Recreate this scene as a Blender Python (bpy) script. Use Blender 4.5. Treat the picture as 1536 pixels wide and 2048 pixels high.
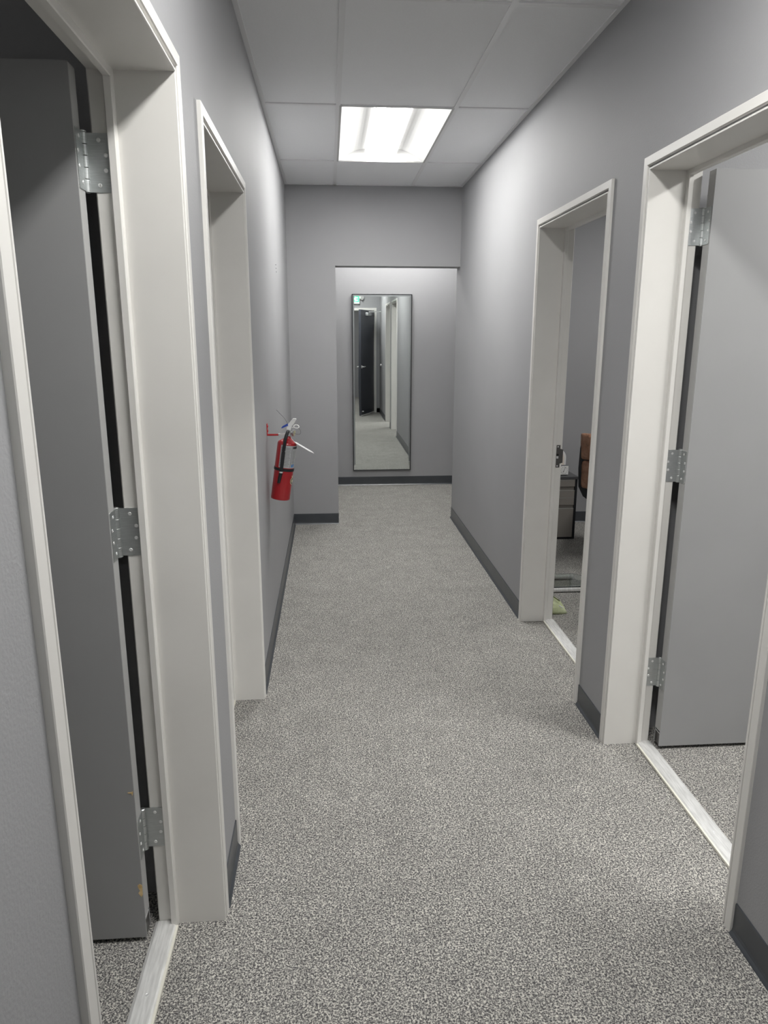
import bpy, bmesh, math, random
from mathutils import Vector, Matrix
random.seed(4)
S = bpy.context.scene
for o in list(bpy.data.objects): bpy.data.objects.remove(o)

# ------------------------------------------------------------------ camera, world, exposure
H = 1.5877
PITCH, YAW, ROLL, FPX = 0.2380, 0.0749, 0.0010, 1448.55
fw = Vector((math.sin(YAW)*math.cos(PITCH), math.cos(YAW)*math.cos(PITCH), -math.sin(PITCH)))
rt0 = Vector((math.cos(YAW), -math.sin(YAW), 0)); up0 = rt0.cross(fw)
rt = rt0*math.cos(ROLL) + up0*math.sin(ROLL); up = -rt0*math.sin(ROLL) + up0*math.cos(ROLL)
cam_d = bpy.data.cameras.new('camera'); cam = bpy.data.objects.new('camera', cam_d); S.collection.objects.link(cam)
M = Matrix((rt, up, -fw)).transposed().to_4x4(); M.translation = Vector((0, 0, H)); cam.matrix_world = M
cam_d.sensor_fit = 'HORIZONTAL'; cam_d.sensor_width = 36; cam_d.lens = 36*FPX/1536; cam_d.clip_start = 0.02
S.camera = cam
w = bpy.data.worlds.new('world'); S.world = w; w.use_nodes = True
w.node_tree.nodes['Background'].inputs[0].default_value = (0.8, 0.9, 1, 1)
w.node_tree.nodes['Background'].inputs[1].default_value = 0.3
S.view_settings.view_transform = 'Standard'; S.view_settings.look = 'None'
S.view_settings.gamma = 1; S.view_settings.use_curve_mapping = False
S.view_settings.exposure = 0.36
LENS = 40.0          # radiance of the corridor troffer lenses
LIGHT_COL = (1.0, 0.992, 0.965)

# ------------------------------------------------------------------ dimensions (metres)
xL, xR = -0.320, 1.080          # corridor wall faces
yE, yB, yC = -0.150, 6.125, 7.791
HT = 0.160                      # header wall thickness
CZ = 2.740                      # ceiling
WT = 0.160                      # side wall thickness
hz, ox = 2.1376, 0.0655           # opening in the header wall
mL, mR = 0.0704, 0.6804         # ceiling mains
OT, OO = 2.161, 2.117           # frame outer top, frame soffit
CW = 0.044                      # casing width
LX0, RX1 = -3.4, 4.6

# ------------------------------------------------------------------ materials
def mat(name, col, rough=0.6, metal=0.0, spec=0.5, bump=None, emis=None, trans=0, coat=0):
    m = bpy.data.materials.new(name); m.use_nodes = True; nt = m.node_tree
    b = nt.nodes['Principled BSDF']
    b.inputs['Base Color'].default_value = (*col, 1); b.inputs['Roughness'].default_value = rough
    b.inputs['Metallic'].default_value = metal; b.inputs['Specular IOR Level'].default_value = spec
    if trans: b.inputs['Transmission Weight'].default_value = trans
    if coat: b.inputs['Coat Weight'].default_value = coat; b.inputs['Coat Roughness'].default_value = 0.1
    if emis:
        b.inputs['Emission Color'].default_value = (*emis[0], 1); b.inputs['Emission Strength'].default_value = emis[1]
    if bump:
        sc, st, dist = bump
        tc = nt.nodes.new('ShaderNodeTexCoord'); n = nt.nodes.new('ShaderNodeTexNoise')
        n.inputs['Scale'].default_value = sc; n.inputs['Detail'].default_value = 3
        bp = nt.nodes.new('ShaderNodeBump'); bp.inputs['Strength'].default_value = st; bp.inputs['Distance'].default_value = dist
        nt.links.new(tc.outputs['Object'], n.inputs['Vector']); nt.links.new(n.outputs['Fac'], bp.inputs['Height'])
        nt.links.new(bp.outputs['Normal'], b.inputs['Normal'])
    return m
def mottled(name, c1, c2, scale, rough, bump=None, metal=0.0, stretch=None, detail=4, spec=0.5):
    m = mat(name, c1, rough, metal, spec, bump); nt = m.node_tree; b = nt.nodes['Principled BSDF']
    tc = nt.nodes.new('ShaderNodeTexCoord'); mp = nt.nodes.new('ShaderNodeMapping'); n = nt.nodes.new('ShaderNodeTexNoise')
    if stretch: mp.inputs['Scale'].default_value = stretch
    n.inputs['Scale'].default_value = scale; n.inputs['Detail'].default_value = detail
    r = nt.nodes.new('ShaderNodeValToRGB'); r.color_ramp.elements[0].color = (*c1, 1); r.color_ramp.elements[1].color = (*c2, 1)
    r.color_ramp.elements[0].position = 0.35; r.color_ramp.elements[1].position = 0.65
    nt.links.new(tc.outputs['Object'], mp.inputs['Vector']); nt.links.new(mp.outputs['Vector'], n.inputs['Vector'])
    nt.links.new(n.outputs['Fac'], r.inputs['Fac']); nt.links.new(r.outputs['Color'], b.inputs['Base Color'])
    return m
def carpet_mat():
    m = mat('carpet', (0.3, 0.3, 0.28), 0.95, spec=0.1); nt = m.node_tree; b = nt.nodes['Principled BSDF']
    tc = nt.nodes.new('ShaderNodeTexCoord')
    n1 = nt.nodes.new('ShaderNodeTexNoise'); n1.inputs['Scale'].default_value = 190; n1.inputs['Detail'].default_value = 2.5; n1.inputs['Roughness'].default_value = 0.6
    n2 = nt.nodes.new('ShaderNodeTexVoronoi'); n2.inputs['Scale'].default_value = 300
    mx = nt.nodes.new('ShaderNodeMix'); mx.data_type = 'FLOAT'; mx.inputs[0].default_value = 0.3
    r = nt.nodes.new('ShaderNodeValToRGB'); cr = r.color_ramp
    cr.elements[0].position = 0.37; cr.elements[0].color = (0.060, 0.058, 0.062, 1)
    cr.elements[1].position = 0.64; cr.elements[1].color = (0.66, 0.64, 0.585, 1)
    e = cr.elements.new(0.455); e.color = (0.150, 0.146, 0.144, 1)
    e = cr.elements.new(0.53); e.color = (0.335, 0.325, 0.305, 1)
    n3 = nt.nodes.new('ShaderNodeTexNoise'); n3.inputs['Scale'].default_value = 7; n3.inputs['Detail'].default_value = 2
    mr = nt.nodes.new('ShaderNodeMapRange'); mr.inputs['To Min'].default_value = 0.93; mr.inputs['To Max'].default_value = 1.07
    mr.inputs['From Min'].default_value = 0.3; mr.inputs['From Max'].default_value = 0.7
    vm = nt.nodes.new('ShaderNodeVectorMath'); vm.operation = 'SCALE'
    bp = nt.nodes.new('ShaderNodeBump'); bp.inputs['Strength'].default_value = 0.5; bp.inputs['Distance'].default_value = 0.003
    L = nt.links.new
    for n in (n1, n2, n3): L(tc.outputs['Object'], n.inputs['Vector'])
    L(n1.outputs['Fac'], mx.inputs[2]); L(n2.outputs['Distance'], mx.inputs[3])
    L(mx.outputs[0], r.inputs['Fac']); L(r.outputs['Color'], vm.inputs[0]); L(n3.outputs['Fac'], mr.inputs['Value'])
    L(mr.outputs[0], vm.inputs['Scale']); L(vm.outputs[0], b.inputs['Base Color'])
    L(mx.outputs[0], bp.inputs['Height']); L(bp.outputs['Normal'], b.inputs['Normal'])
    return m
M_wall = mottled('wall_paint', (0.345, 0.346, 0.356), (0.363, 0.364, 0.374), 1.5, 0.62, bump=(210, 0.35, 0.0016))
M_frame = mottled('frame_paint', (0.745, 0.73, 0.70), (0.775, 0.76, 0.73), 5, 0.42, bump=(60, 0.03, 0.001))
M_leaf = mottled('door_paint', (0.33, 0.332, 0.334), (0.345, 0.347, 0.349), 3, 0.45)
M_leafedge = mat('door_edge_paint', (0.46, 0.46, 0.455), 0.45)
M_base = mottled('rubber_base', (0.040, 0.046, 0.055), (0.048, 0.054, 0.063), 12, 0.33, spec=0.9)
M_carpet = carpet_mat()
M_tile = mottled('ceiling_tile', (0.84, 0.845, 0.86), (0.87, 0.875, 0.89), 300, 0.9, bump=(180, 0.2, 0.001))
M_tee = mat('grid_white', (0.78, 0.78, 0.79), 0.4)
M_white = mat('fixture_white', (0.55, 0.55, 0.545), 0.6)
M_lens = mat('lens', (1, 1, 1), 0.5, emis=(LIGHT_COL, LENS))
M_steel = mottled('satin_steel', (0.56, 0.58, 0.58), (0.64, 0.66, 0.66), 40, 0.45, metal=1.0, stretch=(1, 1, 12))
M_screw = mat('screw_steel', (0.88, 0.88, 0.88), 0.32, 0.6)
M_alu = mottled('scuffed_aluminium', (0.74, 0.74, 0.73), (0.93, 0.93, 0.92), 28, 0.45, metal=0.3, stretch=(6, 0.6, 1), detail=8)
M_cream = mat('cream_edge', (0.86, 0.84, 0.74), 0.6)
M_darkmetal = mat('dark_metal', (0.15, 0.145, 0.14), 0.4, 0.8)
M_hole = mat('dark_hole', (0.01, 0.01, 0.01), 0.8)
M_wood = mottled('bare_wood', (0.62, 0.42, 0.18), (0.80, 0.62, 0.34), 60, 0.8)
M_black = mat('black_satin', (0.012, 0.013, 0.016), 0.35)
M_rubber = mat('black_rubber', (0.015, 0.017, 0.02), 0.45)
M_red = mat('red_enamel', (0.42, 0.012, 0.018), 0.28, coat=0.6)
M_redb = mat('red_bracket', (0.55, 0.03, 0.035), 0.4)
M_plastic = mat('white_plastic', (0.85, 0.85, 0.84), 0.4)
M_paper = mat('label_silver', (0.48, 0.49, 0.50), 0.45)
M_ink = mat('print_ink', (0.05, 0.05, 0.055), 0.6)
M_blue = mat('blue_plastic', (0.03, 0.08, 0.45), 0.45)
M_bluep = mat('blue_print', (0.10, 0.28, 0.62), 0.6)
M_gold = mat('pale_gold', (0.65, 0.62, 0.42), 0.5)
M_leather = mottled('brown_leather', (0.30, 0.155, 0.095), (0.42, 0.23, 0.15), 18, 0.36, bump=(30, 0.8, 0.02))
M_taupe = mat('taupe_enamel', (0.25, 0.23, 0.21), 0.4)
M_lip = mat('drawer_lip', (0.5, 0.49, 0.47), 0.35, 0.5)
M_green = mottled('green_cloth', (0.56, 0.62, 0.36), (0.70, 0.76, 0.50), 14, 0.75, bump=(30, 0.7, 0.012))
M_beige = mottled('beige_face', (0.80, 0.73, 0.65), (0.88, 0.81, 0.74), 12, 0.6)
M_glass = mat('clear_glass', (0.93, 0.97, 0.95), 0.02, trans=1.0)
M_dkdoor = mat('dark_door_paint', (0.055, 0.06, 0.075), 0.4)
M_green_e = mat('exit_green', (0.0, 0.5, 0.15), 0.5, emis=((0.0, 0.9, 0.3), 1.5))
M_mirror = mat('mirror_silver', (0.86, 0.90, 0.89), 0.0, 1.0)
nt = M_mirror.node_tree
tc = nt.nodes.new('ShaderNodeTexCoord'); nn = nt.nodes.new('ShaderNodeTexNoise'); nn.inputs['Scale'].default_value = 1.6; nn.inputs['Detail'].default_value = 0
bb = nt.nodes.new('ShaderNodeBump'); bb.inputs['Strength'].default_value = 1.0; bb.inputs['Distance'].default_value = 0.0007
nt.links.new(tc.outputs['Object'], nn.inputs['Vector']); nt.links.new(nn.outputs['Fac'], bb.inputs['Height'])
nt.links.new(bb.outputs['Normal'], nt.nodes['Principled BSDF'].inputs['Normal'])

# ------------------------------------------------------------------ helpers
def link(o, parent=None):
    S.collection.objects.link(o)
    if parent: o.parent = parent
    return o
def obj(name, bm, m, parent=None, smooth=False, bevel=0, seg=2, loc=None, rot=None, sub=0):
    bmesh.ops.recalc_face_normals(bm, faces=bm.faces)
    me = bpy.data.meshes.new(name); bm.to_mesh(me); bm.free()
    me.materials.append(m)
    if smooth:
        for p in me.polygons: p.use_smooth = True
    o = bpy.data.objects.new(name, me); link(o, parent)
    if loc: o.location = loc
    if rot: o.rotation_euler = rot
    if bevel:
        b = o.modifiers.new('bevel', 'BEVEL'); b.width = bevel; b.segments = seg; b.limit_method = 'ANGLE'
    if sub:
        s_ = o.modifiers.new('sub', 'SUBSURF'); s_.levels = sub; s_.render_levels = sub
    return o
def empty(name, loc=(0, 0, 0), rz=0, parent=None):
    o = bpy.data.objects.new(name, None); link(o, parent); o.location = loc; o.rotation_euler = (0, 0, rz); return o
def tag(o, label, cat, group=None, kind=None):
    o['label'] = label; o['category'] = cat
    if group: o['group'] = group
    if kind: o['kind'] = kind
    return o
def BM(): return bmesh.new()
def box(bm, x0, x1, y0, y1, z0, z1):
    if x0 > x1: x0, x1 = x1, x0
    if y0 > y1: y0, y1 = y1, y0
    v = [bm.verts.new(p) for p in ((x0,y0,z0),(x1,y0,z0),(x1,y1,z0),(x0,y1,z0),(x0,y0,z1),(x1,y0,z1),(x1,y1,z1),(x0,y1,z1))]
    for f in ((0,3,2,1),(4,5,6,7),(0,1,5,4),(1,2,6,5),(2,3,7,6),(3,0,4,7)): bm.faces.new([v[i] for i in f])
    return bm
def bx(*a): return box(BM(), *a)
def prism(bm, pts, f0, f1):
    """pts 2-D outline; f0/f1 map a 2-D point to the two end points"""
    a = [bm.verts.new(f0(*p)) for p in pts]; b = [bm.verts.new(f1(*p)) for p in pts]; n = len(pts)
    for i in range(n): bm.faces.new((a[i], a[(i+1) % n], b[(i+1) % n], b[i]))
    bm.faces.new(list(reversed(a))); bm.faces.new(b); return bm
def lathe(bm, prof, n=32, mx=None):
    rings = []
    for r, z in prof:
        if r < 1e-6: rings.append([bm.verts.new((0, 0, z))])
        else: rings.append([bm.verts.new((r*math.cos(2*math.pi*k/n), r*math.sin(2*math.pi*k/n), z)) for k in range(n)])
    new = [v for r_ in rings for v in r_]
    for a, b in zip(rings, rings[1:]):
        for k in range(n):
            k2 = (k+1) % n
            if len(a) == 1 and len(b) == 1: continue
            if len(a) == 1: bm.faces.new((a[0], b[k], b[k2]))
            elif len(b) == 1: bm.faces.new((a[k], a[k2], b[0]))
            else: bm.faces.new((a[k], a[k2], b[k2], b[k]))
    if mx is not None: bmesh.ops.transform(bm, matrix=mx, verts=new)
    return bm
def cyl(bm, p0, p1, r, n=16, r2=None):
    p0, p1 = Vector(p0), Vector(p1); d = p1-p0; L = d.length
    mx = Matrix.Translation(p0) @ d.to_track_quat('Z', 'Y').to_matrix().to_4x4()
    r2 = r if r2 is None else r2
    return lathe(bm, [(0, 0), (r, 0), (r2, L), (0, L)], n, mx)
def tube(bm, pts, r, n=10):
    pts = [Vector(p) for p in pts]; rings = []
    for i, p in enumerate(pts):
        d = (pts[min(i+1, len(pts)-1)] - pts[max(i-1, 0)]).normalized()
        q = d.to_track_quat('Z', 'Y'); rr = r[i] if isinstance(r, (list, tuple)) else r
        rings.append([bm.verts.new(p + q @ Vector((rr*math.cos(2*math.pi*k/n), rr*math.sin(2*math.pi*k/n), 0))) for k in range(n)])
    for a, b in zip(rings, rings[1:]):
        for k in range(n): bm.faces.new((a[k], a[(k+1) % n], b[(k+1) % n], b[k]))
    bm.faces.new(list(reversed(rings[0]))); bm.faces.new(rings[-1]); return bm
def spline(ctrl, n=8):
    c = [Vector(p) for p in ctrl]; c = [c[0]*2-c[1]] + c + [c[-1]*2-c[-2]]; out = []
    for i in range(1, len(c)-2):
        for k in range(n):
            t = k/n; a, b, d, e = c[i-1], c[i], c[i+1], c[i+2]
            out.append(0.5*((2*b)+(d-a)*t+(2*a-5*b+4*d-e)*t*t+(3*b-a-3*d+e)*t**3))
    out.append(c[-2]); return out
def slab(x0, x1, y0, y1, holes, z0, z1):
    xs = sorted({x0, x1, *[h[0] for h in holes], *[h[1] for h in holes]}); ys = sorted({y0, y1, *[h[2] for h in holes], *[h[3] for h in holes]})
    bm = BM()
    for a, b in zip(xs, xs[1:]):
        for c, d in zip(ys, ys[1:]):
            mx_, my_ = (a+b)/2, (c+d)/2
            if any(h[0] < mx_ < h[1] and h[2] < my_ < h[3] for h in holes): continue
            box(bm, a, b, c, d, z0, z1)
    return bm
def struct(name, bm, m, label, cat, parent=None, **k):
    o = obj(name, bm, m, parent, **k)
    if not parent: tag(o, label, cat, kind='structure')
    return o

# ------------------------------------------------------------------ floor and ceiling
struct('floor', bx(LX0, RX1, -4.2, yC+0.2, -0.05, 0), M_carpet, 'grey speckled loop-pile carpet covering the corridor and rooms', 'floor')
FIX = [  # troffers (the last an added fill light): centre x, centre y, long axis along x?, strength factor
    (0.3754, 4.7159, False), (0.3754, 1.0589, False), (0.69, 7.27, True), (2.45, 1.45, False), (2.7, 4.4, False), (0.6, -2.2, False), (-2.1, 0.9, False)]
holes = []
for cx, cy, al, in FIX:
    hx, hy = (0.6096, 0.2988) if al else (0.2988, 0.6096)
    holes.append((cx-hx, cx+hx, cy-hy, cy+hy))
ceil = struct('ceiling', slab(LX0, RX1, -4.2, yC+0.2, holes, CZ+0.002, CZ+0.05), M_tile, 'white acoustic tile ceiling in a suspended grid', 'ceiling')
tees = [1.6681, 2.8873, 4.1065, 5.3257, 0.4489, 0]
def bar(x0, x1, y0, y1): obj('grid_bar', bx(x0, x1, y0, y1, CZ-0.003, CZ+0.002), M_tee, ceil)
mains = (mL, mR)
for xm in mains: bar(xm-0.012, xm+0.012, yE, yB)
for yt in tees[:-1]:
    for a, b in ((xL+0.02, mL-0.012), (mL+0.012, mR-0.012), (mR+0.012, xR-0.02)): bar(a, b, yt-0.012 if not (a > mL and a < mR) else yt-0.006, yt+0.012 if not (a > mL and a < mR) else yt+0.006)
bar(xL, xL+0.02, yE, yB); bar(xR-0.02, xR, yE, yB); bar(xL+0.02, xR-0.02, yB-0.02, yB)
# dark reveal lines where tiles meet the tees
rv = BM()
for yt in tees[:-1]:
    for a, b in ((xL+0.02, mL-0.012), (mR+0.012, xR-0.02)): box(rv, a, b, yt+0.0121, yt+0.0150, CZ+0.0008, CZ+0.003)
obj('tile_reveal', rv, M_darkmetal, ceil)

# ------------------------------------------------------------------ walls
# doorways: side sign, near outer y, far outer y, hinge at far side?
DOORS = {'door_1': (-1, 0.751, 1.772, True, 0.010), 'door_2': (-1, 2.035, 3.045, True, 0.0),
         'door_3': (1, 2.857, 3.860, False, 0.0), 'door_4': (1, 1.583, 2.571, True, 0.006)}
def side_wall(sgn, y0, y1, dl):
    bm = BM(); xf = xL if sgn < 0 else xR; xb = xf + sgn*WT; y = y0
    for a, b in sorted(dl):
        box(bm, xf, xb, y, a+0.03, 0, CZ+0.01); box(bm, xf, xb, a+0.03, b-0.03, OT-0.03, CZ+0.01); y = b-0.03
    box(bm, xf, xb, y, y1, 0, CZ+0.01); return bm
struct('wall_left', side_wall(-1, yE, yB+HT, [DOORS['door_1'][1:3], DOORS['door_2'][1:3]]), M_wall, 'grey painted left corridor wall with two doorways and a fire extinguisher', 'wall')
struct('wall_right', side_wall(1, yE, yB+HT, [DOORS['door_3'][1:3], DOORS['door_4'][1:3]]), M_wall, 'grey painted right corridor wall with two open doorways', 'wall')
bm = bx(xL, ox, yB, yB+HT, 0, CZ+0.01); box(bm, ox, xR, yB, yB+HT, hz, CZ+0.01)
struct('wall_header', bm, M_wall, 'grey wall with low wide opening framing the mirror recess', 'wall')
struct('wall_back', bx(-0.1, RX1, yC, yC+0.12, 0, CZ+0.01), M_wall, 'grey wall behind the tall mirror at the corridor end', 'wall')
struct('wall_recess', bx(ox-0.12, ox, yB+HT, yC, 0, CZ+0.01), M_wall, 'grey side wall of the mirror recess', 'wall')
eo0, eo1 = 0.045, 0.965
bm = bx(LX0, eo0-0.02, yE-0.12, yE, 0, CZ+0.01); box(bm, eo1+0.02, RX1, yE-0.12, yE, 0, CZ+0.01); box(bm, eo0-0.02, eo1+0.02, yE-0.12, yE, OT-0.02, CZ+0.01)
struct('wall_entry', bm, M_wall, 'grey wall around the entry door reflected in the mirror', 'wall')
bm = bx(LX0, xL-WT, 1.85, 1.95, 0, CZ+0.01); box(bm, LX0, xL-WT, 4.4, 4.5, 0, CZ+0.01); box(bm, LX0-0.1, LX0, -4.2, 4.5, 0, CZ+0.01)
struct('wall_left_rooms', bm, M_wall, 'grey partition walls of the dark rooms behind the left doorways', 'wall')
bm = bx(xR+WT, RX1, 2.64, 2.74, 0, CZ+0.01); box(bm, xR+WT, RX1, 6.04, yB+HT, 0, CZ+0.01); box(bm, RX1, RX1+0.1, -4.2, yC+0.12, 0, CZ+0.01)
struct('wall_right_rooms', bm, M_wall, 'grey partition walls of the offices behind the right doorways', 'wall')
struct('wall_lobby', bx(LX0, RX1, -4.3, -4.2, 0, CZ+0.01), M_wall, 'grey far wall of the room behind the entry door', 'wall')

# ------------------------------------------------------------------ cove base
BH = 0.095
def cove(pts2):  # base along a polyline on the floor, room side = left of travel direction ; returns bmesh
    bm = BM()
    prof = [(0, 0), (0.014, 0), (0.012, 0.003), (0.006, 0.009), (0.004, 0.018), (0.004, BH-0.003), (0.003, BH), (0, BH)]
    for (ax, ay), (bx_, by), in zip(pts2, pts2[1:]):
        d = Vector((bx_-ax, by-ay, 0)).normalized(); n = Vector((-d.y, d.x, 0))
        A, B = Vector((ax, ay, 0)), Vector((bx_, by, 0))
        prism(bm, prof, lambda u, v: A+n*u+Vector((0, 0, v)), lambda u, v: B+n*u+Vector((0, 0, v)))
    return bm
g = 0.001
def base(name, pts, label): struct(name, cove(pts), M_base, label, 'baseboard')
base('baseboard_left_near', [(xL, 0.751-g), (xL, yE)][::1], 'dark rubber base left of the nearest left doorway')
base('baseboard_left_middle', [(xL, 2.035-g), (xL, 1.772+g)], 'dark rubber base between the two left doorways')
base('baseboard_left_far', [(xL, yB), (xL, 3.045+g)], 'dark rubber base under the fire extinguisher')
base('baseboard_header', [(ox, yB), (xL, yB)], 'black rubber base left of the recess opening')
base('baseboard_back', [(RX1, yC), (ox, yC)], 'black rubber base below the tall mirror')
base('baseboard_right_far', [(xR, 3.860+g), (xR, yB+HT)], 'dark rubber base on the right wall beyond the far right doorway')
base('baseboard_right_middle', [(xR, 2.571+g), (xR, 2.857-g)], 'dark rubber base between the two right doorways')
base('baseboard_right_near', [(xR, yE), (xR, 1.583-g)], 'dark rubber base nearest the camera on the right')
base('baseboard_entry', [(xR, yE), (eo1+0.05, yE)][::-1][::-1], 'dark rubber base beside the entry door')
base('baseboard_office', [(RX1, 6.04), (xR+WT, 6.04)], 'black rubber base behind the drawer pedestal')

# ------------------------------------------------------------------ door frames, leaves, hinges
def hinge(parent, P, sgn, yh, ys, z0):
    """P pin (x, y); frame plate on the rabbet face y=yh, door plate on the hinge edge of the open leaf"""
    hh = 0.118
    root = empty('hinge', (P[0], P[1], z0), 0, parent)
    def plate(name, d, n, off, wdt, u0=0.005):
        d, n, off = Vector(d), Vector(n), Vector(off); t = 0.0024
        bm = BM(); c = 0.002
        out = [(u0, 0), (wdt-c, 0), (wdt, c), (wdt, hh-c), (wdt-c, hh), (u0, hh)]
        prism(bm, out, lambda u, v: off+d*u+Vector((0, 0, v)), lambda u, v: off+d*u+n*t+Vector((0, 0, v)))
        o = obj(name, bm, M_steel, root)
        for k, (u, v) in enumerate(((wdt*0.50, 0.014), (wdt*0.80, 0.044), (wdt*0.84, 0.074), (wdt*0.58, 0.104))):
            b2 = BM(); p = off+d*u+n*t+Vector((0, 0, v))
            mx = Matrix.Translation(p) @ n.to_track_quat('Z', 'Y').to_matrix().to_4x4()
            lathe(b2, [(0, 0.0004), (0.0013, 0.0004), (0.0016, 0.0014), (0.0038, 0.0010), (0.0046, 0.0001), (0.0046, -0.0005)], 14, mx)
            obj('screw', b2, M_screw, o)
        return o
    plate('frame_plate', (-sgn, 0, 0), (0, ys, 0), (0, yh-P[1], 0), 0.051, -0.004)
    plate('door_plate', (0, ys, 0), (-sgn, 0, 0), (sgn*0.0024, 0, 0), 0.047)
    bm = BM(); r = 0.0072; zs = [0, 0.024, 0.047, 0.071, 0.094, hh]
    for a, b in zip(zs, zs[1:]): lathe(bm, [(0, a+0.0006), (r*0.93, a+0.0006), (r, a+0.0016), (r, b-0.0016), (r*0.93, b-0.0006), (0, b-0.0006)], 18)
    lathe(bm, [(0, -0.003), (r*0.7, -0.003), (r*1.08, -0.001), (r*1.08, 0.0004), (0, 0.0004)], 18)
    lathe(bm, [(0, hh-0.0004), (r*1.08, hh), (r*1.08, hh+0.002), (r*0.7, hh+0.004), (0, hh+0.004)], 18)
    obj('knuckle', bm, M_steel, root)
    return root
def lever(parent, base_p, n, d, name='door_handle'):
    """n outward from leaf face, d along lever"""
    n, d, p = Vector(n), Vector(d), Vector(base_p)
    bm = BM(); cyl(bm, p, p+n*0.008, 0.031, 24); cyl(bm, p, p+n*0.045, 0.010, 16)
    tube(bm, [p+n*0.045-d*0.008, p+n*0.047+d*0.03, p+n*0.047+d*0.08, p+n*0.043+d*0.115], [0.010, 0.010, 0.008, 0.007], 12)
    return obj(name, bm, M_screw, parent, smooth=False)
def frame_mesh(y0, y1):
    """swept frame in (d, y, z): d depth into the wall from corridor face"""
    # profile in (d, t): t distance inward from outer edge (t=0 outer edge, t=CW opening face)
    S_ = 0.016
    prof = [(0.0, 0.0), (-0.0095, 0.0), (-0.011, 0.0015), (-0.011, 0.0270), (-0.0085, 0.0290), (0.006, 0.0290), (0.006, 0.0370),
            (-0.0065, 0.0370), (-0.008, 0.0385), (-0.008, CW-0.0015), (-0.0065, CW), (0.120, CW), (0.1215, CW+S_-0.002), (0.1235, CW+S_), (0.1375, CW+S_), (0.139, CW+S_-0.002), (0.139, CW),
            (0.173, CW), (0.176, CW-0.003), (0.176, 0.006), (0.160, 0.006), (0.160, 0.027), (0.0, 0.027)]
    return prof
def doorway(name, cfg, label):
    sgn, y0, y1, far, dz = cfg
    xf = xL if sgn < 0 else xR
    root = empty(name, (0, 0, 0)); tag(root, label, 'door', kind='structure')
    prof = frame_mesh(y0, y1)
    bm = BM()
    X = lambda d: xf + sgn*d
    rings = []
    for fn in (lambda t: (y0+t, 0.0), lambda t: (y0+t, OT+dz-t+0.002), lambda t: (y1-t, OT+dz-t+0.002), lambda t: (y1-t, 0.0)):
        rings.append([bm.verts.new((X(d), *fn(t))) for d, t in prof])
    n = len(prof)
    for a, b in zip(rings, rings[1:]):
        for k in range(n): bm.faces.new((a[k], a[(k+1) % n], b[(k+1) % n], b[k]))
    bm.faces.new(rings[0]); bm.faces.new(rings[-1])
    fr = obj('door_frame', bm, M_frame, root)
    # threshold
    bm = BM(); tp = [(0.1255, 0.0005), (0.1255, 0.007), (0.131, 0.0115), (0.176, 0.0115), (0.184, 0.007), (0.186, 0.0005)]
    prism(bm, tp, lambda u, v: (X(u), y0+CW+0.001, v), lambda u, v: (X(u), y1-CW-0.001, v))
    # notch round the stops
    th = obj('threshold', bm, M_alu, root)
    bm = bx(X(0.119), X(0.1254), y0+CW+0.017, y1-CW-0.017, 0.0005, 0.0085); obj('threshold_edge', bm, M_cream, th)
    for yy in (y1-0.28, y1-0.60, y0+0.16):
        bm = BM(); lathe(bm, [(0, 0.0117), (0.0025, 0.0115), (0.004, 0.0122), (0.0046, 0.0117), (0.0046, 0.0105)], 14, Matrix.Translation((X(0.152), yy, 0))); obj('screw', bm, M_screw, th)
    # leaf
    yh = (y1-CW) if far else (y0+CW)          # rabbet face at the hinge side
    ys = -1 if far else 1                      # direction from hinge towards opening
    px, py = X(0.1910), yh + ys*(0.009 if name == 'door_1' else 0.003)
    # open 90 degrees: leaf runs into the room; corridor face turned towards the opening
    f_y = py + ys*0.051; b_y = py + ys*0.007
    a0, a1 = X(0.1936), X(0.1936+0.905)
    zt, zb, zc = 2.115+dz, 0.016, 0.078
    bm = BM(); box(bm, a0, a1, f_y, b_y, zc, zt)
    box(bm, a0, a1, f_y, f_y-ys*0.004, zb, zc); box(bm, a0, a1, b_y, b_y+ys*0.004, zb, zc)
    box(bm, X(0.206), X(1.09), f_y-ys*0.0045, b_y+ys*0.0045, zb+0.012, zc-0.002)
    leaf = obj('door_leaf', bm, M_leaf, root)
    bm = bx(a0-sgn*0.0006, a0+sgn*0.001, f_y-ys*0.002, b_y+ys*0.002, zc+0.001, zt-0.002); obj('edge_band', bm, M_leafedge, leaf)
    bm = bx(a0+sgn*0.001, a0+sgn*0.0095, f_y-ys*0.0045, b_y+ys*0.0045, zb+0.004, zc-0.012)
    obj('door_bottom_channel', bm, M_darkmetal, leaf)
    bm = bx(a0+sgn*0.0003, a0+sgn*0.003, f_y-ys*0.005, b_y+ys*0.005, zc-0.011, zc-0.0085); obj('channel_lip', bm, M_screw, leaf)
    for z0 in (1.889, 1.070, 0.252):
        hinge(root, (px, py), sgn, yh, ys, z0)
    hx = X(0.193+0.905-0.065)
    lever(leaf, (hx, f_y, 0.965), (0, ys, 0), (-sgn, 0, 0)); lever(leaf, (hx, b_y, 0.965), (0, -ys, 0), (-sgn, 0, 0))
    # strike plate on the latch jamb
    yl = (y0+CW) if far else (y1-CW); n = 1 if far else -1
    bm = BM(); z0, z1 = 0.893, 1.016; t = 0.0016
    for d0, d1, za, zb2 in ((0.138, 0.165, z0, 0.940), (0.138, 0.165, 0.968, z1), (0.138, 0.1445, 0.940, 0.968), (0.1575, 0.165, 0.940, 0.968), (0.165, 0.173, 0.915, 0.995)):
        box(bm, X(d0), X(d1), yl, yl+n*t, za, zb2)
    box(bm, X(0.1725), X(0.181), yl+n*0.0, yl+n*t, 0.918, 0.992)
    sp = obj('strike_plate', bm, M_darkmetal if not far else M_steel, root)
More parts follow.
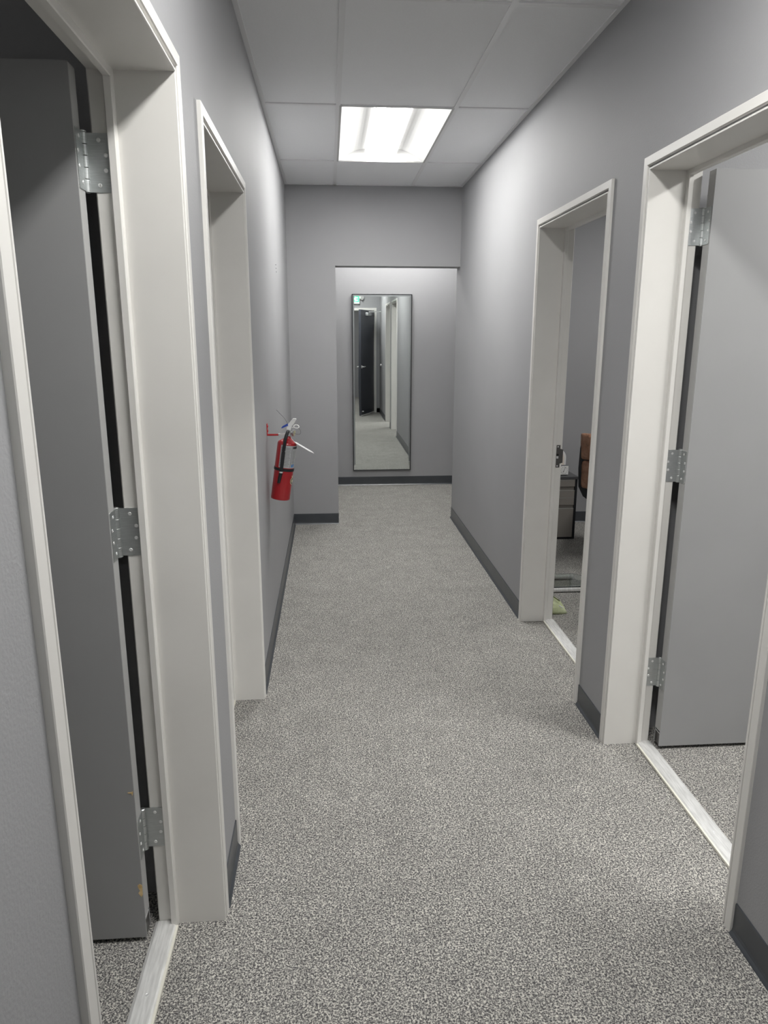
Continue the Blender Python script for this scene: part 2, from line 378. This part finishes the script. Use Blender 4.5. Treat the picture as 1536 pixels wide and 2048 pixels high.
    obj('latch_hole', bx(X(0.1445), X(0.1575), yl+n*0.0003, yl+n*0.0008, 0.940, 0.968), M_hole, sp)
    obj('latch_box', bx(X(0.1455), X(0.1565), yl+n*0.0008, yl+n*0.0012, 0.942, 0.956), M_screw, sp)
    for zz in (0.902, 1.007):
        bm = BM(); mx = Matrix.Translation((X(0.152), yl+n*t, zz)) @ Vector((0, n, 0)).to_track_quat('Z', 'Y').to_matrix().to_4x4()
        lathe(bm, [(0, 0.0003), (0.002, 0.0008), (0.0038, 0.0002), (0.0038, -0.0003)], 12, mx); obj('screw', bm, M_screw, sp)
    return root, leaf, (f_y, a0)
d1, leaf1, (fy1, ax1) = doorway('door_1', DOORS['door_1'], 'nearest left doorway in pale grey steel frame, grey leaf with chipped edge standing open')
doorway('door_2', DOORS['door_2'], 'second left doorway in pale grey steel frame before the fire extinguisher')
doorway('door_3', DOORS['door_3'], 'far right doorway in pale grey steel frame with view of brown leather chair')
doorway('door_4', DOORS['door_4'], 'nearest right doorway in pale steel frame with grey leaf standing open')
# paint chips on the near left leaf
def chip(pts, x0, z0):
    bm = BM(); prism(bm, pts, lambda u, v: (x0+u, fy1-0.0002, z0+v), lambda u, v: (x0+u, fy1-0.0012, z0+v)); obj('paint_chip', bm, M_wood, leaf1)['label'] = 'bare wood chip in the paint'
chip([(0, 0), (0.0, 0.030), (-0.006, 0.034), (-0.011, 0.030), (-0.010, 0.022), (-0.006, 0.014), (-0.011, 0.006), (-0.004, -0.006)], ax1-0.0005, 0.150)
chip([(0, 0.004), (0.0, 0.009), (-0.003, 0.007), (-0.013, 0.006), (-0.012, 0.004), (-0.004, 0.003), (-0.002, -0.004)], ax1-0.002, 0.452)

# entry door behind the camera (seen in the mirror)
root = empty('door_5'); tag(root, 'dark grey entry door half open, reflected in the tall mirror', 'door', kind='structure')
bm = BM(); rings = []
prof = [(0.012, 0), (0.012, 0.045), (-0.03, 0.045), (-0.03, 0.060), (-0.132, 0.060), (-0.132, 0.0)]
for fn in (lambda t: (eo0-0.045+t, 0.0), lambda t: (eo0-0.045+t, OT+0.005-t), lambda t: (eo1+0.045-t, OT+0.005-t), lambda t: (eo1+0.045-t, 0.0)):
    rings.append([bm.verts.new((fn(t)[0], yE+d, fn(t)[1])) for d, t in prof])
for a, b in zip(rings, rings[1:]):
    for k in range(len(prof)): bm.faces.new((a[k], a[(k+1) % len(prof)], b[(k+1) % len(prof)], b[k]))
bm.faces.new(rings[0]); bm.faces.new(rings[-1]); obj('door_frame', bm, M_frame, root)
hx0, hy0 = 0.958, yE+0.022
leafE = obj('door_leaf', bx(-0.905, 0, -0.045, 0, 0.018, 2.108), M_dkdoor, root, loc=(hx0, hy0, 0), rot=(0, 0, math.radians(-70)))
lever(leafE, (-0.84, 0, 0.98), (0, 1, 0), (1, 0, 0)); lever(leafE, (-0.84, -0.045, 0.98), (0, -1, 0), (1, 0, 0))
cl = obj('door_closer', bx(-0.62, -0.36, 0.0, 0.055, 2.00, 2.06), M_steel, leafE, bevel=0.006)
obj('sweep', bx(-0.905, 0, -0.002, 0.006, 0.006, 0.03), M_alu, leafE)
bm = BM(); v = [(-0.47, 0.03, 2.075), (-0.20, 0.17, 2.085), (-0.36, 0.42, 2.095)]; tube(bm, v, 0.009, 8); obj('closer_arm', bm, M_screw, cl)
bm = BM(); cyl(bm, (-0.84, 0.0, 0.10), (-0.84, 0.03, 0.10), 0.012, 14); obj('kick_stop', bm, M_screw, leafE)
for z0 in (1.86, 1.05, 0.25):
    bm = BM(); cyl(bm, (hx0+0.004, hy0+0.004, z0), (hx0+0.004, hy0+0.004, z0+0.114), 0.007, 14); obj('hinge', bm, M_steel, root)

# exit sign above the entry door
root = empty('exit_sign', (0.50, yE+0.004, 2.24)); tag(root, 'white emergency exit sign with green letters above the entry door, in the mirror', 'sign')
obj('housing', bx(-0.16, 0.16, 0, 0.045, 0, 0.19), M_plastic, root, bevel=0.006)
tx = bpy.data.curves.new('exit_text', 'FONT'); tx.body = 'EXIT'; tx.size = 0.155; tx.align_x = 'CENTER'; tx.extrude = 0.001
to = bpy.data.objects.new('exit_text', tx); S.collection.objects.link(to)
dg = bpy.context.evaluated_depsgraph_get(); me = bpy.data.meshes.new_from_object(to.evaluated_get(dg)); bpy.data.objects.remove(to)
me.materials.clear(); me.materials.append(M_green_e)
lt = bpy.data.objects.new('lettering', me); link(lt, root); lt.location = (0, 0.046, 0.04); lt.rotation_euler = (math.pi/2, 0, math.pi)
for sx in (-1, 1):
    bm = BM(); cyl(bm, (sx*0.175, 0.03, 0.13), (sx*0.215, 0.075, 0.115), 0.032, 18, 0.042); obj('lamp_head', bm, M_plastic, root)

# ------------------------------------------------------------------ troffers
def troffer(name, cx, cy, along_x, label, lens_mat=None, grp=None):
    root = empty(name, (cx, cy, CZ), math.pi/2 if along_x else 0); tag(root, label, 'ceiling light')
    W, Lh = 0.2985, 0.6090; w0 = 0.107; top = 0.075
    # curved reflector wings
    def arc(u): return -0.004 + (top-(-0.004))*math.sin(u*math.pi/2)
    for sx in (-1, 1):
        pts = [(sx*(W-0.012-(W-0.012-w0)*k/10), arc(k/10)) for k in range(11)]
        pts2 = pts + [(x, z+0.003) for x, z in reversed(pts)]
        bm = BM(); prism(bm, pts2, lambda u, v: (u, -Lh+0.012, v), lambda u, v: (u, Lh-0.012, v)); obj('reflector', bm, M_white, root, smooth=False)
    for sy in (-1, 1):
        bm = BM(); prism(bm, [(-W+0.012, -0.002), (W-0.012, -0.002), (W-0.012, 0.079), (-W+0.012, 0.079)], lambda u, v: (u, sy*(Lh-0.012), v), lambda u, v: (u, sy*(Lh-0.006), v)); obj('end_plate', bm, M_white, root)
    bm = BM()
    for a in (-1, 1):
        box(bm, a*W, a*(W-0.012), -Lh, Lh, -0.004, 0.001); box(bm, -W+0.012, W-0.012, a*Lh, a*(Lh-0.012), -0.004, 0.001)
    obj('rim', bm, M_white, root)
    bm = BM(); pts = [(w0*math.cos(math.pi+math.pi*k/24), 0.062+0.058*math.sin(math.pi+math.pi*k/24)) for k in range(25)]
    prism(bm, pts, lambda u, v: (u, -Lh+0.013, v), lambda u, v: (u, Lh-0.013, v)); ln = obj('lens', bm, lens_mat or M_lens, root)
    ln.data.materials.append(M_lens_side)          # flanks given weaker emission than the bottom so the reflectors stay darker
    for p in ln.data.polygons:
        if p.normal.z > -0.72 and lens_mat is not M_lens_fill: p.material_index = 1
    obj('housing', bx(-W+0.002, W-0.002, -Lh+0.002, Lh-0.002, 0.080, 0.095), M_white, root)
    return root
def lensm(n, k):
    return mat(n, (1, 1, 1), 0.5, emis=(LIGHT_COL, LENS*k))
M_lens_rec = lensm('lens_recess', 0.75); M_lens_d = lensm('lens_office_near', 1.6); M_lens_c = lensm('lens_office_far', 0.9); M_lens_l = lensm('lens_lobby', 0.8)
M_lens_fill = lensm('lens_added_fill', 0.08)  # weak emission for the added fill light in the unlit left room
M_lens_side = mat('lens_flank', (0.9, 0.9, 0.9), 0.5, emis=(LIGHT_COL, 2.6))
M_lens_n = lensm('lens_near', 1.07)
troffer('ceiling_troffer', *FIX[0], 'glowing ceiling troffer with curved white lens in the far corridor ceiling')
troffer('ceiling_troffer', *FIX[1], 'glowing ceiling troffer above the nearest doorways', M_lens_n)
troffer('ceiling_troffer', *FIX[2], 'glowing ceiling troffer over the mirror recess', M_lens_rec)
troffer('ceiling_troffer', *FIX[3], 'ceiling troffer in the office behind the nearest right doorway', M_lens_d)
troffer('ceiling_troffer', *FIX[4], 'ceiling troffer in the office with the leather chair', M_lens_c)
troffer('ceiling_troffer', *FIX[5], 'ceiling troffer in the room behind the entry door', M_lens_l)

troffer('ceiling_troffer', *FIX[6], 'added dim fill light, unseen, in the dark room behind the nearest left doorway', M_lens_fill)  # added out of view only to lift the black interior of this room

# ------------------------------------------------------------------ tall mirror
mx0, mx1, mz0, mz1 = 0.248, 0.873, 0.168, 2.010
root = empty('wall_mirror', ((mx0+mx1)/2, yC-0.002, mz0)); tag(root, 'tall rectangular mirror in thin black frame hanging in the end recess', 'mirror')
W_, Hh = (mx1-mx0)/2, mz1-mz0; fwd = -0.026; t = 0.007
bm = BM(); box(bm, -W_, -W_+t, fwd, 0, 0, Hh); box(bm, W_-t, W_, fwd, 0, 0, Hh); box(bm, -W_+t, W_-t, fwd, 0, 0, t); box(bm, -W_+t, W_-t, fwd, 0, Hh-t, Hh)
obj('frame', bm, M_black, root)
obj('backing', bx(-W_+t, W_-t, -0.012, 0, t, Hh-t), M_black, root)
bm = BM(); bv = 0.016
o_ = [bm.verts.new((x, fwd+0.005, z)) for x, z in ((-W_+t, t), (W_-t, t), (W_-t, Hh-t), (-W_+t, Hh-t))]
i_ = [bm.verts.new((x, fwd+0.0035, z)) for x, z in ((-W_+t+bv, t+bv), (W_-t-bv, t+bv), (W_-t-bv, Hh-t-bv), (-W_+t+bv, Hh-t-bv))]
k_ = [bm.verts.new((v.co.x, -0.012, v.co.z)) for v in o_]
bm.faces.new(i_); bm.faces.new(list(reversed(k_)))
for a in range(4):
    b = (a+1) % 4; bm.faces.new((o_[a], o_[b], i_[b], i_[a])); bm.faces.new((k_[a], k_[b], o_[b], o_[a]))
obj('mirror_glass', bm, M_mirror, root)

# ------------------------------------------------------------------ fire extinguisher
TY = math.radians(8.8)
ex = empty('fire_extinguisher', (-0.2635, 3.72, 0.7655)); ex.rotation_euler = (0, TY, 0)
tag(ex, 'red fire extinguisher with black hose hanging on the left wall', 'fire extinguisher')
bm = BM(); R_ = 0.0495
lathe(bm, [(0, 0.004), (R_*0.86, 0.004), (R_*0.90, 0), (R_*0.985, 0.0), (R_, 0.006), (R_, 0.289), (R_*0.97, 0.2955), (R_*0.90, 0.300), (R_*0.66, 0.308), (R_*0.42, 0.315), (0.0165, 0.322), (0.0155, 0.330), (0, 0.330)], 48)
obj('cylinder', bm, M_red, ex, smooth=True)
def wrap(name, phi0, phi1, z0, z1, r, m, parent, n=24, th=0.0006):
    bm = BM(); a = []
    for k in range(n+1):
        ph = math.radians(phi0+(phi1-phi0)*k/n); c = (math.sin(ph), -math.cos(ph))
        a.append([bm.verts.new((c[0]*rr, c[1]*rr, z)) for rr, z in ((r, z0), (r+th, z0), (r+th, z1), (r, z1))])
    for p, q in zip(a, a[1:]):
        for k in range(4): bm.faces.new((p[k], q[k], q[(k+1) % 4], p[(k+1) % 4]))
    bm.faces.new(a[0]); bm.faces.new(list(reversed(a[-1]))); return obj(name, bm, m, parent, smooth=False)
lab = wrap('label', -33, 108, 0.171, 0.287, R_, M_paper, ex)
bm = BM()
def wrapstrip(bm, phi0, phi1, z0, z1, r, th=0.0004):
    n = max(2, int(abs(phi1-phi0)/5)); a = []
    for k in range(n+1):
        ph = math.radians(phi0+(phi1-phi0)*k/n); c = (math.sin(ph), -math.cos(ph))
        a.append([bm.verts.new((c[0]*rr, c[1]*rr, z)) for rr, z in ((r, z0), (r+th, z0), (r+th, z1), (r, z1))])
    for p, q in zip(a, a[1:]):
        for k in range(4): bm.faces.new((p[k], q[k], q[(k+1) % 4], p[(k+1) % 4]))
    bm.faces.new(a[0]); bm.faces.new(list(reversed(a[-1])))
rr = R_+0.0006
wrapstrip(bm, 42, 100, 0.272, 0.283, rr)                                      # black heading block
for k in range(13):
    z = 0.274-k*0.0076
    wrapstrip(bm, -8, 31-random.uniform(0, 8), z, z+0.0014, rr)
    if k > 1: wrapstrip(bm, 42, 70-random.uniform(0, 6), z+0.002, z+0.0032, rr)
for k in range(20):
    z = 0.275-k*0.0051
    wrapstrip(bm, -29, -19, z, z+0.0024, rr)
wrapstrip(bm, 35.5, 37, 0.176, 0.284, rr)
obj('label_print', bm, M_ink, lab)
bm = BM(); wrapstrip(bm, 44, 56, 0.176, 0.190, rr); wrapstrip(bm, 60, 68, 0.178, 0.192, rr); obj('label_symbol', bm, M_bluep, lab)
def wrapdisc(name, phic, zc, rad, r, m, th):
    bm = BM(); n = 28; fr = []; bk = []
    for k in range(n):
        t = 2*math.pi*k/n; ph = math.radians(phic)+rad*math.cos(t)/R_; z = zc+rad*math.sin(t)
        fr.append(bm.verts.new((math.sin(ph)*(r+th), -math.cos(ph)*(r+th), z))); bk.append(bm.verts.new((math.sin(ph)*r, -math.cos(ph)*r, z)))
    for k in range(n): bm.faces.new((bk[k], bk[(k+1) % n], fr[(k+1) % n], fr[k]))
    for F, flip in ((fr, False), (bk, True)):          # strips across the disc follow the cylinder
        for k in range(n//2-1):
            q = [F[k], F[k+1], F[n-k-1], F[n-k]] if k else [F[0], F[1], F[n-1]]
            bm.faces.new(list(reversed(q)) if flip else q)
        q = [F[n//2-1], F[n//2], F[n//2+1]]; bm.faces.new(list(reversed(q)) if flip else q)
    return obj(name, bm, m, ex)
wrapdisc('seal_sticker', 74, 0.102, 0.018, R_+0.0001, M_gold, 0.0008)
wrapdisc('seal_print', 74, 0.102, 0.0145, R_+0.0010, M_ink, 0.0004)
wrapdisc('seal_centre', 74, 0.102, 0.0095, R_+0.0015, M_gold, 0.0004)
wrap('seal_tab', 66, 80, 0.121, 0.131, R_, M_gold, ex, 6, 0.0006)
wrap('band', 0, 359.9, 0.153, 0.167, R_+0.0004, M_rubber, ex, 60, 0.0018)
bm = BM(); box(bm, -0.020, -0.004, -0.0680, -0.0500, 0.150, 0.168); obj('hose_clip', bm, M_rubber, ex, bevel=0.002)
bm = BM(); cyl(bm, (-0.011, -0.0605, 0.146), (-0.011, -0.0605, 0.1535), 0.0098, 18); obj('hose_ferrule', bm, M_screw, ex)
bm = BM(); cyl(bm, (0.0, 0, 0.329), (0, 0, 0.345), 0.0155, 24); box(bm, -0.010, 0.012, -0.012, 0.012, 0.345, 0.372); cyl(bm, (0.0, -0.01, 0.356), (-0.001, -0.030, 0.356), 0.009, 14)
obj('valve', bm, M_steel, ex, bevel=0.0015)
bm = BM(); pts = spline([(-0.001, -0.026, 0.357), (-0.004, -0.046, 0.352), (-0.009, -0.061, 0.325), (-0.0105, -0.063, 0.27), (-0.010, -0.0625, 0.20), (-0.011, -0.0615, 0.152)], 8)
tube(bm, pts, 0.0082, 14); obj('hose', bm, M_rubber, ex, smooth=True)
bm = BM(); cyl(bm, (-0.011, -0.0605, 0.150), (-0.016, -0.0585, 0.092), 0.0095, 18, 0.0078); obj('nozzle', bm, M_rubber, ex)
# squeeze levers
bm = BM(); prism(bm, [(-0.011, 0.372), (0.010, 0.372), (0.013, 0.384), (0.020, 0.394), (0.031, 0.420), (0.029, 0.425), (0.013, 0.423), (0.000, 0.402), (-0.010, 0.388)], lambda u, v: (u, -0.011, v), lambda u, v: (u, 0.009, v)); obj('lever', bm, M_plastic, ex, bevel=0.003)
bm = BM(); box(bm, -0.013, 0.011, -0.014, 0.012, 0.362, 0.376); obj('carry_handle', bm, M_plastic, ex, bevel=0.002)
bm = BM(); cyl(bm, (0.0, 0, 0.378), (0.028, -0.004, 0.376), 0.0022, 8)
ring = [(0.035+0.0135*math.cos(a), -0.006+0.006*math.sin(a), 0.3845+0.0075*math.sin(a)) for a in [2*math.pi*k/20 for k in range(21)]]
tube(bm, ring, 0.0026, 8); obj('pull_pin', bm, M_plastic, ex)
bm = BM(); cyl(bm, (0.010, -0.003, 0.350), (0.022, -0.006, 0.350), 0.007, 14); cyl(bm, (0.022, -0.006, 0.350), (0.030, -0.009, 0.350), 0.0165, 24); obj('gauge', bm, M_steel, ex)
bm = BM(); cyl(bm, (0.030, -0.009, 0.350), (0.0306, -0.0092, 0.350), 0.014, 24); obj('gauge_face', bm, M_gold, ex)
bm = BM(); tube(bm, spline([(0.045, -0.008, 0.379), (0.060, -0.010, 0.366), (0.058, -0.012, 0.350), (0.040, -0.012, 0.347), (0.024, -0.012, 0.356)], 6), 0.0007, 6)
tube(bm, [(-0.008, -0.016, 0.392), (-0.030, -0.018, 0.420), (-0.074, -0.020, 0.455)], 0.0007, 6); obj('seal_wire', bm, M_rubber, ex)
bm = BM(); prism(bm, [(-0.006, 0.3845), (-0.010, 0.3955), (-0.034, 0.3775), (-0.040, 0.3665), (-0.034, 0.367)], lambda u, v: (u, -0.018, v), lambda u, v: (u, -0.015, v)); obj('blue_tab', bm, M_blue, ex)
bm = BM(); P0, P1 = Vector((0.034, -0.03, 0.309)), Vector((0.142, -0.02, 0.262)); d = (P1-P0).normalized(); yv = Vector((0, 1, 0))
o2 = [P0-yv*0.003, P0+d*0.012-yv*0.022, P1-d*0.028-yv*0.022, P1+yv*0.0, P1-d*0.01+yv*0.022, P0+d*0.014+yv*0.022, P0+yv*0.003]
a = [bm.verts.new(p) for p in o2]; b = [bm.verts.new(p+Vector((0.0004, 0, 0.0014))) for p in o2]
for k in range(len(a)): bm.faces.new((a[k], a[(k+1) % len(a)], b[(k+1) % len(a)], b[k]))
bm.faces.new(list(reversed(a))); bm.faces.new(b); obj('service_tag', bm, M_plastic, ex)
bm = BM(); tube(bm, [(0.012, -0.016, 0.335), (0.020, -0.026, 0.322), (0.037, -0.03, 0.308)], 0.0012, 6); obj('tag_loop', bm, M_plastic, ex)

br = empty('wall_hook', (xL+0.0005, 3.72, 1.10)); tag(br, 'red metal wall hook holding up the fire extinguisher', 'hook')
bm = BM(); box(bm, 0, 0.003, -0.014, 0.014, -0.005, 0.056); box(bm, 0.003, 0.062, -0.009, 0.009, -0.006, -0.003)
box(bm, 0.003, 0.062, -0.009, -0.007, -0.006, 0.004); obj('bracket', bm, M_redb, br, bevel=0.001)
bm = BM(); box(bm, 0.060, 0.098, -0.0185, -0.0165, -0.006, 0.004); box(bm, 0.060, 0.098, 0.0165, 0.0185, -0.006, 0.004); box(bm, 0.058, 0.062, -0.0185, 0.0185, -0.006, 0.004); obj('fork', bm, M_screw, br)
for z in (0.018, 0.042):
    bm = BM(); cyl(bm, (0.003, 0, z), (0.0065, 0, z), 0.0055, 12); obj('screw', bm, M_redb, br)

# door bumper on the right wall (in the mirror)
bm = BM(); lathe(bm, [(0, 0.028), (0.012, 0.027), (0.020, 0.022), (0.024, 0.012), (0.026, 0), (0, 0)], 24, Matrix.Rotation(-math.pi/2, 4, 'Y'))
o = obj('wall_bumper', bm, M_plastic, loc=(xR, 0.36, 1.0)); tag(o, 'small white round door bumper on the wall, seen in the mirror', 'door stop')

# ------------------------------------------------------------------ office beyond the far right doorway
# drawer pedestal
fx0, fx1, fy0, fy1_, ft = 1.540, 1.950, 5.50, 6.02, 0.512
root = empty('drawer_pedestal', ((fx0+fx1)/2, (fy0+fy1_)/2, 0)); tag(root, 'black drawer pedestal with taupe drawer fronts beside the leather chair', 'cabinet')
hw, hd = (fx1-fx0)/2, (fy1_-fy0)/2
bm = BM(); box(bm, -hw, -hw+0.02, -hd, hd, 0.0, ft-0.022); box(bm, hw-0.02, hw, -hd, hd, 0.0, ft-0.022); box(bm, -hw+0.02, hw-0.02, hd-0.02, hd, 0, ft-0.022); box(bm, -hw+0.02, hw-0.02, -hd, hd-0.02, 0.0, 0.016)
box(bm, -hw+0.02, hw-0.02, -hd+0.03, -hd+0.04, 0.016, ft-0.022)
obj('carcass', bm, M_black, root)
obj('top', bx(-hw-0.004, hw+0.004, -hd-0.004, hd, ft-0.022, ft), mat('charcoal_top', (0.08, 0.08, 0.085), 0.35), root, bevel=0.002)
for z0, z1 in ((0.432, 0.484), (0.343, 0.398), (0.282, 0.339), (0.018, 0.252)):
    d_ = obj('drawer', bx(-hw+0.021, hw-0.021, -hd-0.003, -hd+0.014, z0, z1), M_taupe, root, bevel=0.0015)
    obj('drawer_lip', bx(-hw+0.021, hw-0.021, -hd-0.0035, -hd+0.010, z1, z1+0.004), M_lip, d_)
for z0, z1 in ((0.403, 0.430), (0.257, 0.280)): obj('pull_recess', bx(-hw+0.021, hw-0.021, -hd+0.010, -hd+0.016, z0, z1), M_taupe, root)

# alarm clock
root = empty('alarm_clock', (1.850, 5.57, ft)); root.rotation_euler = (0, 0, math.radians(4)); tag(root, 'small square alarm clock with white face on the pedestal', 'clock')
obj('case', bx(-0.041, 0.041, -0.018, 0.018, 0.001, 0.081), mat('grey_case', (0.05, 0.055, 0.065), 0.35), root, bevel=0.010, seg=3)
obj('face', bx(-0.036, 0.036, -0.0205, -0.017, 0.006, 0.076), M_plastic, root, bevel=0.0015)
bm = BM()
for k in range(12):
    a = k*math.pi/6; cx_, cz_ = 0.027*math.sin(a), 0.041+0.027*math.cos(a); box(bm, cx_-0.0016, cx_+0.0016, -0.0212, -0.0204, cz_-0.0022, cz_+0.0022)
obj('numerals', bm, M_ink, root)
bm = BM(); tube(bm, [(-0.006, -0.0218, 0.026), (0.0, -0.0218, 0.041), (0.009, -0.0218, 0.066)], 0.0011, 6); tube(bm, [(0, -0.0218, 0.041), (-0.008, -0.0218, 0.030)], 0.0014, 6); obj('hands', bm, M_ink, root)

# arched ornament behind the clock
root = empty('desk_ornament', (1.795, 5.70, ft)); tag(root, 'white rimmed arched beige desk ornament behind the small clock', 'ornament')
def arch(w, h0, r, y0, y1, name, m):
    pts = [(-w, 0.0), (w, 0.0), (w, h0)] + [(w*math.cos(a), h0+r*math.sin(a)) for a in [math.pi*k/20 for k in range(1, 20)]] + [(-w, h0)]
    bm = BM(); prism(bm, pts, lambda u, v: (u, y0, v), lambda u, v: (u, y1, v)); return obj(name, bm, m, root)
arch(0.105, 0.125, 0.085, -0.035, 0.035, 'rim', M_plastic); arch(0.090, 0.115, 0.077, -0.040, -0.034, 'face', M_beige)

# leather chair, its back to the doorway
root = empty('leather_chair', (2.024, 4.90, 0), math.radians(-28)); tag(root, 'brown leather office chair with black trim beside the drawer pedestal', 'chair')
def pad(x0, x1, zs, y0, th, m, name, puff=0.03):
    bm = BM(); nx, nz = 10, 8; g1 = []; g2 = []
    for j in range(nz+1):
        v = j/nz; z = zs[0]+(zs[1]-zs[0])*v; r1 = []; r2 = []
        for i in range(nx+1):
            u = i/nx; x = x0+(x1-x0)*u; e = (1-(2*u-1)**6)*(1-(2*v-1)**6); lean = 0.10*((z-0.4)/0.5); curve = 0.06*(1-(2*u-1)**2)
            r1.append(bm.verts.new((x, y0-lean-curve-puff*e**0.5, z))); r2.append(bm.verts.new((x, y0+th-lean-curve+puff*0.6*e**0.5, z)))
        g1.append(r1); g2.append(r2)
    for j in range(nz):
        for i in range(nx):
            bm.faces.new((g1[j][i], g1[j][i+1], g1[j+1][i+1], g1[j+1][i])); bm.faces.new((g2[j][i+1], g2[j][i], g2[j+1][i], g2[j+1][i+1]))
    for j in range(nz):
        bm.faces.new((g1[j][0], g1[j+1][0], g2[j+1][0], g2[j][0])); bm.faces.new((g1[j+1][nx], g1[j][nx], g2[j][nx], g2[j+1][nx]))
    for i in range(nx):
        bm.faces.new((g1[0][i+1], g1[0][i], g2[0][i], g2[0][i+1])); bm.faces.new((g1[nz][i], g1[nz][i+1], g2[nz][i+1], g2[nz][i]))
    return obj(name, bm, m, root, smooth=True, sub=1)
pad(-0.266, 0.266, (0.737, 0.930), 0.02, 0.06, M_leather, 'backrest', 0.028)
pad(-0.258, 0.258, (0.520, 0.735), 0.02, 0.06, M_leather, 'lumbar_pad', 0.028)
bm = BM(); sh = []
for v, hwid, zz, yy in ((0, 0.18, 0.42, 0.055), (1, 0.235, 0.46, 0.045), (2, 0.268, 0.53, 0.030), (3, 0.272, 0.67, 0.0), (4, 0.264, 0.82, -0.03), (5, 0.250, 0.89, -0.045), (6, 0.225, 0.905, -0.05)):
    sh.append([bm.verts.new(p) for p in ((-hwid, yy-0.035, zz), (hwid, yy-0.035, zz), (hwid*0.96, yy+0.03, zz), (-hwid*0.96, yy+0.03, zz))])
for a, b in zip(sh, sh[1:]):
    for k in range(4): bm.faces.new((a[k], a[(k+1) % 4], b[(k+1) % 4], b[k]))
bm.faces.new(sh[0]); bm.faces.new(list(reversed(sh[-1])))
obj('back_shell', bm, M_rubber, root, bevel=0.008)
bm = BM(); box(bm, -0.222, 0.222, 0.10, 0.50, 0.45, 0.54); obj('seat', bm, M_leather, root, bevel=0.035, seg=4)
bm = BM(); box(bm, -0.18, 0.18, 0.05, 0.46, 0.40, 0.45); obj('seat_pan', bm, M_rubber, root, bevel=0.02, seg=3)
bm = BM(); cyl(bm, (0, 0.22, 0.07), (0, 0.22, 0.41), 0.028, 18); obj('gas_column', bm, M_rubber, root)
for k in range(5):
    a = math.radians(72*k); c_, s_ = math.cos(a), math.sin(a)
    bm = BM(); tube(bm, [(0.02*c_, 0.22+0.02*s_, 0.105), (0.12*c_, 0.22+0.12*s_, 0.085), (0.20*c_, 0.22+0.20*s_, 0.070)], [0.026, 0.020, 0.014], 10)
    leg = obj('leg', bm, M_rubber, root, smooth=True)
    bm = BM(); q = Vector((-s_, c_, 0)); p = Vector((0.20*c_, 0.22+0.20*s_, 0.028)); cyl(bm, p-q*0.02, p+q*0.02, 0.027, 18); obj('caster', bm, M_rubber, leg)

# glass panel between low aluminium bars on the carpet
root = empty('glass_rack', (1.60, 4.40, 0)); tag(root, 'clear glass sheet on two low aluminium bars on the office carpet', 'glass panel')
def rail(x0, x1, y, name):
    bm = BM(); prism(bm, [(-0.018, 0.008), (0.018, 0.008), (0.018, 0.022), (0.006, 0.026), (0.004, 0.032), (-0.012, 0.032), (-0.018, 0.022)], lambda u, v: (x0-1.6, y-4.4+u, v), lambda u, v: (x1-1.6, y-4.4+u, v))
    for xx in (x0+0.03, x1-0.03): cyl(bm, (xx-1.6, y-4.4, 0), (xx-1.6, y-4.4, 0.009), 0.008, 10)
    return obj(name, bm, M_alu, root)
rail(1.30, 1.98, 4.285, 'front_bar'); rail(1.30, 1.612, 4.52, 'rear_bar')
bm = BM(); prism(bm, [(1.30, 4.275), (1.86, 4.275), (1.612, 4.53), (1.30, 4.53)], lambda u, v: (u-1.6, v-4.4, 0.0325), lambda u, v: (u-1.6, v-4.4, 0.0385)); obj('glass_panel', bm, M_glass, root)

# green cloth bag
bm = BM(); rings = []
secs = [(0.0, 0.112, 0.00), (0.018, 0.108, 0.004), (0.042, 0.094, 0.006), (0.066, 0.078, 0.006), (0.090, 0.056, 0.008), (0.108, 0.028, 0.014), (0.118, 0.006, 0.022)]
for x, hgt, ind in secs:
    ring = [(ind, 0.0), (ind-0.004, hgt*0.25), (ind+0.012, hgt*0.62), (ind+0.035, hgt*0.93), (ind+0.055, hgt), (ind+0.085, hgt*0.88), (0.17-ind, hgt*0.55), (0.20-ind, hgt*0.2), (0.20-ind, 0.0)]
    rings.append([bm.verts.new((x, y + random.uniform(-.002, .002), z)) for y, z in ring])
n = len(rings[0])
for a, b in zip(rings, rings[1:]):
    for k in range(n): bm.faces.new((a[k], a[(k+1) % n], b[(k+1) % n], b[k]))
bm.faces.new(rings[0]); bm.faces.new(list(reversed(rings[-1])))
root = empty('cloth_bag', (1.262, 3.903, 0.001)); tag(root, 'pale green cloth bag lying on the carpet inside the far right doorway', 'bag')
obj('body', bm, M_green, root, smooth=True)
bm = BM(); tube(bm, [(0.004, 0.022, 0.104), (0.022, 0.034, 0.108), (0.046, 0.036, 0.090), (0.072, 0.032, 0.072)], 0.003, 8); obj('seam', bm, mat('dark_green', (0.10, 0.13, 0.05), 0.7), root)
bm = BM(); tube(bm, [(0.062, 0.010, 0.052), (0.086, 0.012, 0.037)], 0.0035, 8); obj('pull_tab', bm, M_plastic, root)

# small scuff on the left wall and a nail at the casing
bm = BM()
for k in range(3): cyl(bm, (0, k*0.012, -k*0.02), (0.001, k*0.012+0.003, -k*0.02), 0.003, 6)
tag(obj('wall_scuff', bm, M_darkmetal, loc=(xL, 4.785, 2.02)), 'tiny dark nail holes high on the left wall past the second doorway', 'nail holes')
